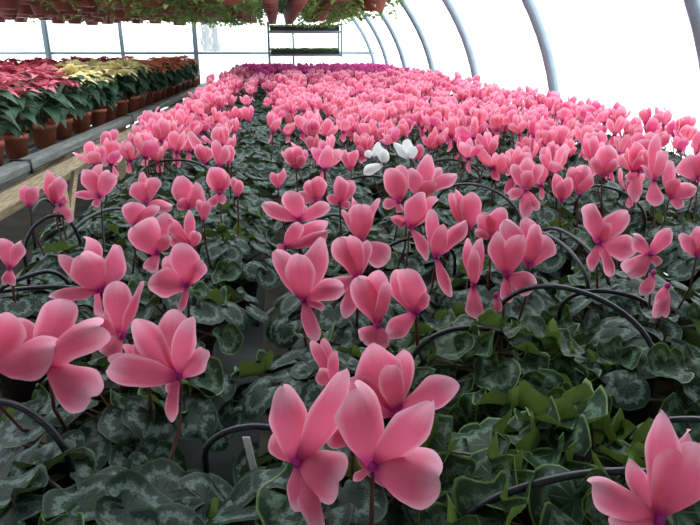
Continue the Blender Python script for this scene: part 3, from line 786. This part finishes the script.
for rr in range(6):
    X = PBX - .17 - rr * .36; k = 0; Y = 1.9 + (rr % 2) * .15
    lst = []
    while Y < 9.1:
        x = X + .02 * (Y - 2.5) + rp.uniform(-.02, .02); y = Y + rp.uniform(-.02, .02); q = proj((x, y, PT + .3))
        if q[0] > -45: lst.append((x, y, q[0]))
        Y += .335 if rr < 2 else .38
    for k, (x, y, px) in enumerate(lst):
        if rr == 0: col = 'b_pink' if px < 62 else 'b_cream' if px < 138 else 'b_salmon'
        elif rr == 1: col = 'b_pink' if px < 50 else 'b_mix' if px < 75 else 'b_cream' if px < 130 else 'b_salmon'
        elif rr == 2: col = rp.choice(['b_pink', 'b_red']) if px < 60 else 'b_cream' if px < 100 else 'b_red' if px < 118 else 'b_salmon'
        else: col = 'b_red' if (px < 60 or px > 85 or rr > 3) else rp.choice(['b_mix', 'b_red', 'b_pink'])
        if rr > 3 and 140 < px < 165: col = 'b_salmon'
        o = get_poin(col, y < 4.0 and rr < 2, rp.randrange(3))
        s = rp.uniform(.93, 1.06); o.location = (x, y, PT + .001); o.rotation_euler = (0, 0, rp.random() * 6.3); o.scale = (s, s, s)
        where = 'along the aisle edge' if rr == 0 else 'in the %s line back from the aisle' % ordn(rr + 1)
        tag(o, '%s poinsettia, %s from the near end %s' % (names[col], ordn(k + 1), where), 'poinsettia', 'poinsettias on the left bench')
# small green plants at the far end of that bench
gm = MB(); rg = random.Random(9)
for k in range(26):
    q = k * 2.4; d = Vector((math.cos(q), math.sin(q), rg.uniform(.3, 1.4))).normalized(); bract(gm, (0, 0, .1), Vector((0, 0, .1)) + d * rg.uniform(.08, .13), .04, Vector((0, 0, 1)), rg)
GME = gm.mesh('foliage', M['trail'])
for k, y in enumerate((9.3, 9.6)):
    for j, x in enumerate((PBX - .05, PBX - .4)):
        o = link('green_pot_plant', None, loc=(x, y, PT)); link('pot', PPOT, o); link('foliage', GME, o, rot=(0, 0, k + j))
        tag(o, 'small leafy green pot plant, %s from the near end %s' % (ordn(k + 1), ('at the aisle edge', 'behind the aisle edge')[j]), 'pot plant', 'green plants at the far end of the poinsettia bench')

# ------------------------------------------------------------------ hanging baskets
HB = EYE + .315
def trail_me(seed, mat, n, drop, up, rad):
    r = random.Random(seed); mb = MB()
    for k in range(n):
        q = r.random() * 2 * PI
        if r.random() < .55: rho = rad * math.sqrt(r.random()); z = .2 + up * (1 - rho / rad) * r.random()
        else: rho = rad * r.uniform(.75, 1.2); z = .19 - drop * r.random() ** 1.4
        c = Vector((rho * math.cos(q), rho * math.sin(q), z)); d = Vector((math.cos(q + r.uniform(-1, 1)), math.sin(q + r.uniform(-1, 1)), r.uniform(-.8, .7))).normalized()
        bract(mb, c, c + d * r.uniform(.05, .08), r.uniform(.035, .055), Vector((r.uniform(-.3, .3), r.uniform(-.3, .3), 1)), r, nu=3)
    for k in range(8):
        q = r.random() * 6.3; mb.tube([(0, 0, .17), (rad * .9 * math.cos(q), rad * .9 * math.sin(q), .2), (rad * 1.1 * math.cos(q), rad * 1.1 * math.sin(q), .19 - drop * .7)], .002, 3)
    return mb.mesh('foliage', mat)
TR = {'long': [trail_me(s, M['trail'], 190, .24, .14, .17) for s in range(4)], 'short': [trail_me(20 + s, M['trail_dk'], 110, .07, .12, .14) for s in range(4)], 'green': [trail_me(30 + s, M['trail'], 150, .17, .12, .15) for s in range(3)]}
BP = pot_mb(.075, .125, .19, 18).mesh('pot', [M['basket_pot'], M['soil']])
PIPEZ = EYE + .87
hw = MB()
for k in range(3):
    q = k * 2 * PI / 3; hw.tube([(.125 * math.cos(q), .125 * math.sin(q), .185), (0, 0, PIPEZ - HB - .06)], .0022, 4)
hw.tube([(0, 0, PIPEZ - HB - .07), (0, 0, PIPEZ - HB), (.012, 0, PIPEZ - HB + .02), (.02, 0, PIPEZ - HB)], .003, 4)
HW = hw.mesh('hanger', M['hoop'])
rb = random.Random(21); nx = 0
xsr = [.82, .5, .2, -.03] + [-.35 - .31 * k for k in range(0, 15)]
xsr.sort()
for ci, X in enumerate(xsr):
    lst = []
    y = 5.0
    while y < 9.5:
        q = proj((X, y, HB + .1))
        lim = CX + AX * math.sqrt(max(0, 1 - ((PIPEZ + .03 - CZ) / BZ) ** 2))
        if q[0] > -20 and q[0] < 380: lst.append(y)
        y += .30 if X > -.4 else .40
    if X > .85: continue
    if not lst: continue
    mb = MB().tube([(X, min(lst) - .3, PIPEZ), (X, 10.15, PIPEZ)], .016, 8)
    o = link('hanging_pipe', mb.mesh('hanging_pipe', M['steel'])); tag(o, 'overhead steel pipe holding hanging baskets, %s line from the right' % ordn(len(xsr) - ci), 'pipe', 'overhead basket pipes')
    bare = X in (.2, -.03); style = 'bare' if bare else ('long' if (.3 < X) else ('long' if X > -1.0 else 'green' if X > -2 else 'short'))
    for k, y in enumerate(lst):
        o = link('hanging_basket', None, loc=(X, y + (0 if style == 'bare' else rb.uniform(-.05, .05)), HB + (0 if style == 'bare' else rb.uniform(-.03, .06))))
        if bare: o.scale = (.68, .68, 1)
        link('pot', BP, o)
        link('hanger', HW, o)
        st = style if style != 'bare' else 'short'
        if style == 'short' and rb.random() < .45: st = 'green'
        link('foliage', rb.choice(TR[st]), o, rot=(0, 0, rb.random() * 6.3))
        n_r = ordn(len(xsr) - ci)
        tag(o, 'brown-red hanging basket, %s from the near end of the %s line from the right' % (ordn(k + 1), n_r), 'hanging basket', 'hanging baskets overhead')
        nx += 1
print('baskets', nx)

# ------------------------------------------------------------------ tray rack at the far end
RY = 9.45
xa, xb = at_y(269, 50, RY).x, at_y(340, 50, RY).x
z1, z2 = at_y(300, 31, RY).z, at_y(300, 54, RY).z
rk = link('tray_rack', None, loc=((xa + xb) / 2, RY, 0)); tag(rk, 'tall grey metal rack with two shelves of seedling trays by the far wall', 'rack')
cx = (xa + xb) / 2; hwid = (xb - xa) / 2
for (x, y, zt) in ((-hwid, -.2, z1 + .12), (-hwid + .36, .2, z1 + .12), (hwid, .2, z1 + .12), (hwid, -.2, z1 + .12)):
    zb = 0 if x < hwid else z2 - .04
    link('post', MB().box((x, y, (zb + zt) / 2), (.028, .028, zt - zb)).mesh('post', M['steel'], False), rk)
link('post', MB().box((-hwid, .2, (z1 + .12) / 2), (.035, .035, z1 + .12)).mesh('post', M['steel'], False), rk)
for z in (z1, z2):
    mb = MB()
    for y in (-.2, .2): mb.box((0, y, z - .016), (2 * hwid + .03, .025, .026))
    for k in range(9): mb.box((-hwid + 2 * hwid * k / 8, 0, z - .012), (.02, .4, .015))
    link('shelf', mb.mesh('shelf', M['steel'], False), rk)
tm = MB().lathe([(.001, 0)] * 2, 4); tm = MB()
tm.box((0, 0, .004), (.27, .36, .008))
for (c, d) in (((0, -.178, .025), (.27, .006, .05)), ((0, .178, .025), (.27, .006, .05)), ((-.132, 0, .025), (.006, .36, .05)), ((.132, 0, .025), (.006, .36, .05))): tm.box(c, d)
TM = tm.mesh('tray', M['dark_pot'], False)
sm = MB(); rs = random.Random(4)
for k in range(260):
    c = Vector((rs.uniform(-.125, .125), rs.uniform(-.17, .17), .02)); d = Vector((rs.uniform(-.6, .6), rs.uniform(-.6, .6), 1)).normalized(); bract(sm, c, c + d * rs.uniform(.05, .085), .022, Vector((rs.uniform(-1, 1), 1, 0)), rs, nu=3)
SM = sm.mesh('seedlings', M['seed'])
for zi, z in enumerate((z1, z2)):
    for k in range(4):
        o = link('seedling_tray', TM, loc=(cx - hwid + .16 + k * (2 * hwid - .32) / 3, RY, z))
        s = link('seedlings', SM, o); s['kind'] = 'stuff'
        tag(o, 'dark tray of green seedlings on the %s rack shelf, %s from the left' % (('upper', 'lower')[zi], ordn(k + 1)), 'seedling tray', 'seedling trays on the rack')

for k in sorted(count):
    if k[0] < 6: print(k, count[k][0], round(count[k][1]), round(count[k][2]))
# ------------------------------------------------------------------ view
sc = bpy.context.scene
sc.view_settings.view_transform = 'Standard'; sc.view_settings.look = 'None'; sc.view_settings.gamma = 1; sc.view_settings.use_curve_mapping = False
sc.view_settings.exposure = 0.5
sc.cycles.max_bounces = 8; sc.cycles.transparent_max_bounces = 16; sc.cycles.transmission_bounces = 6; sc.cycles.use_denoising = True
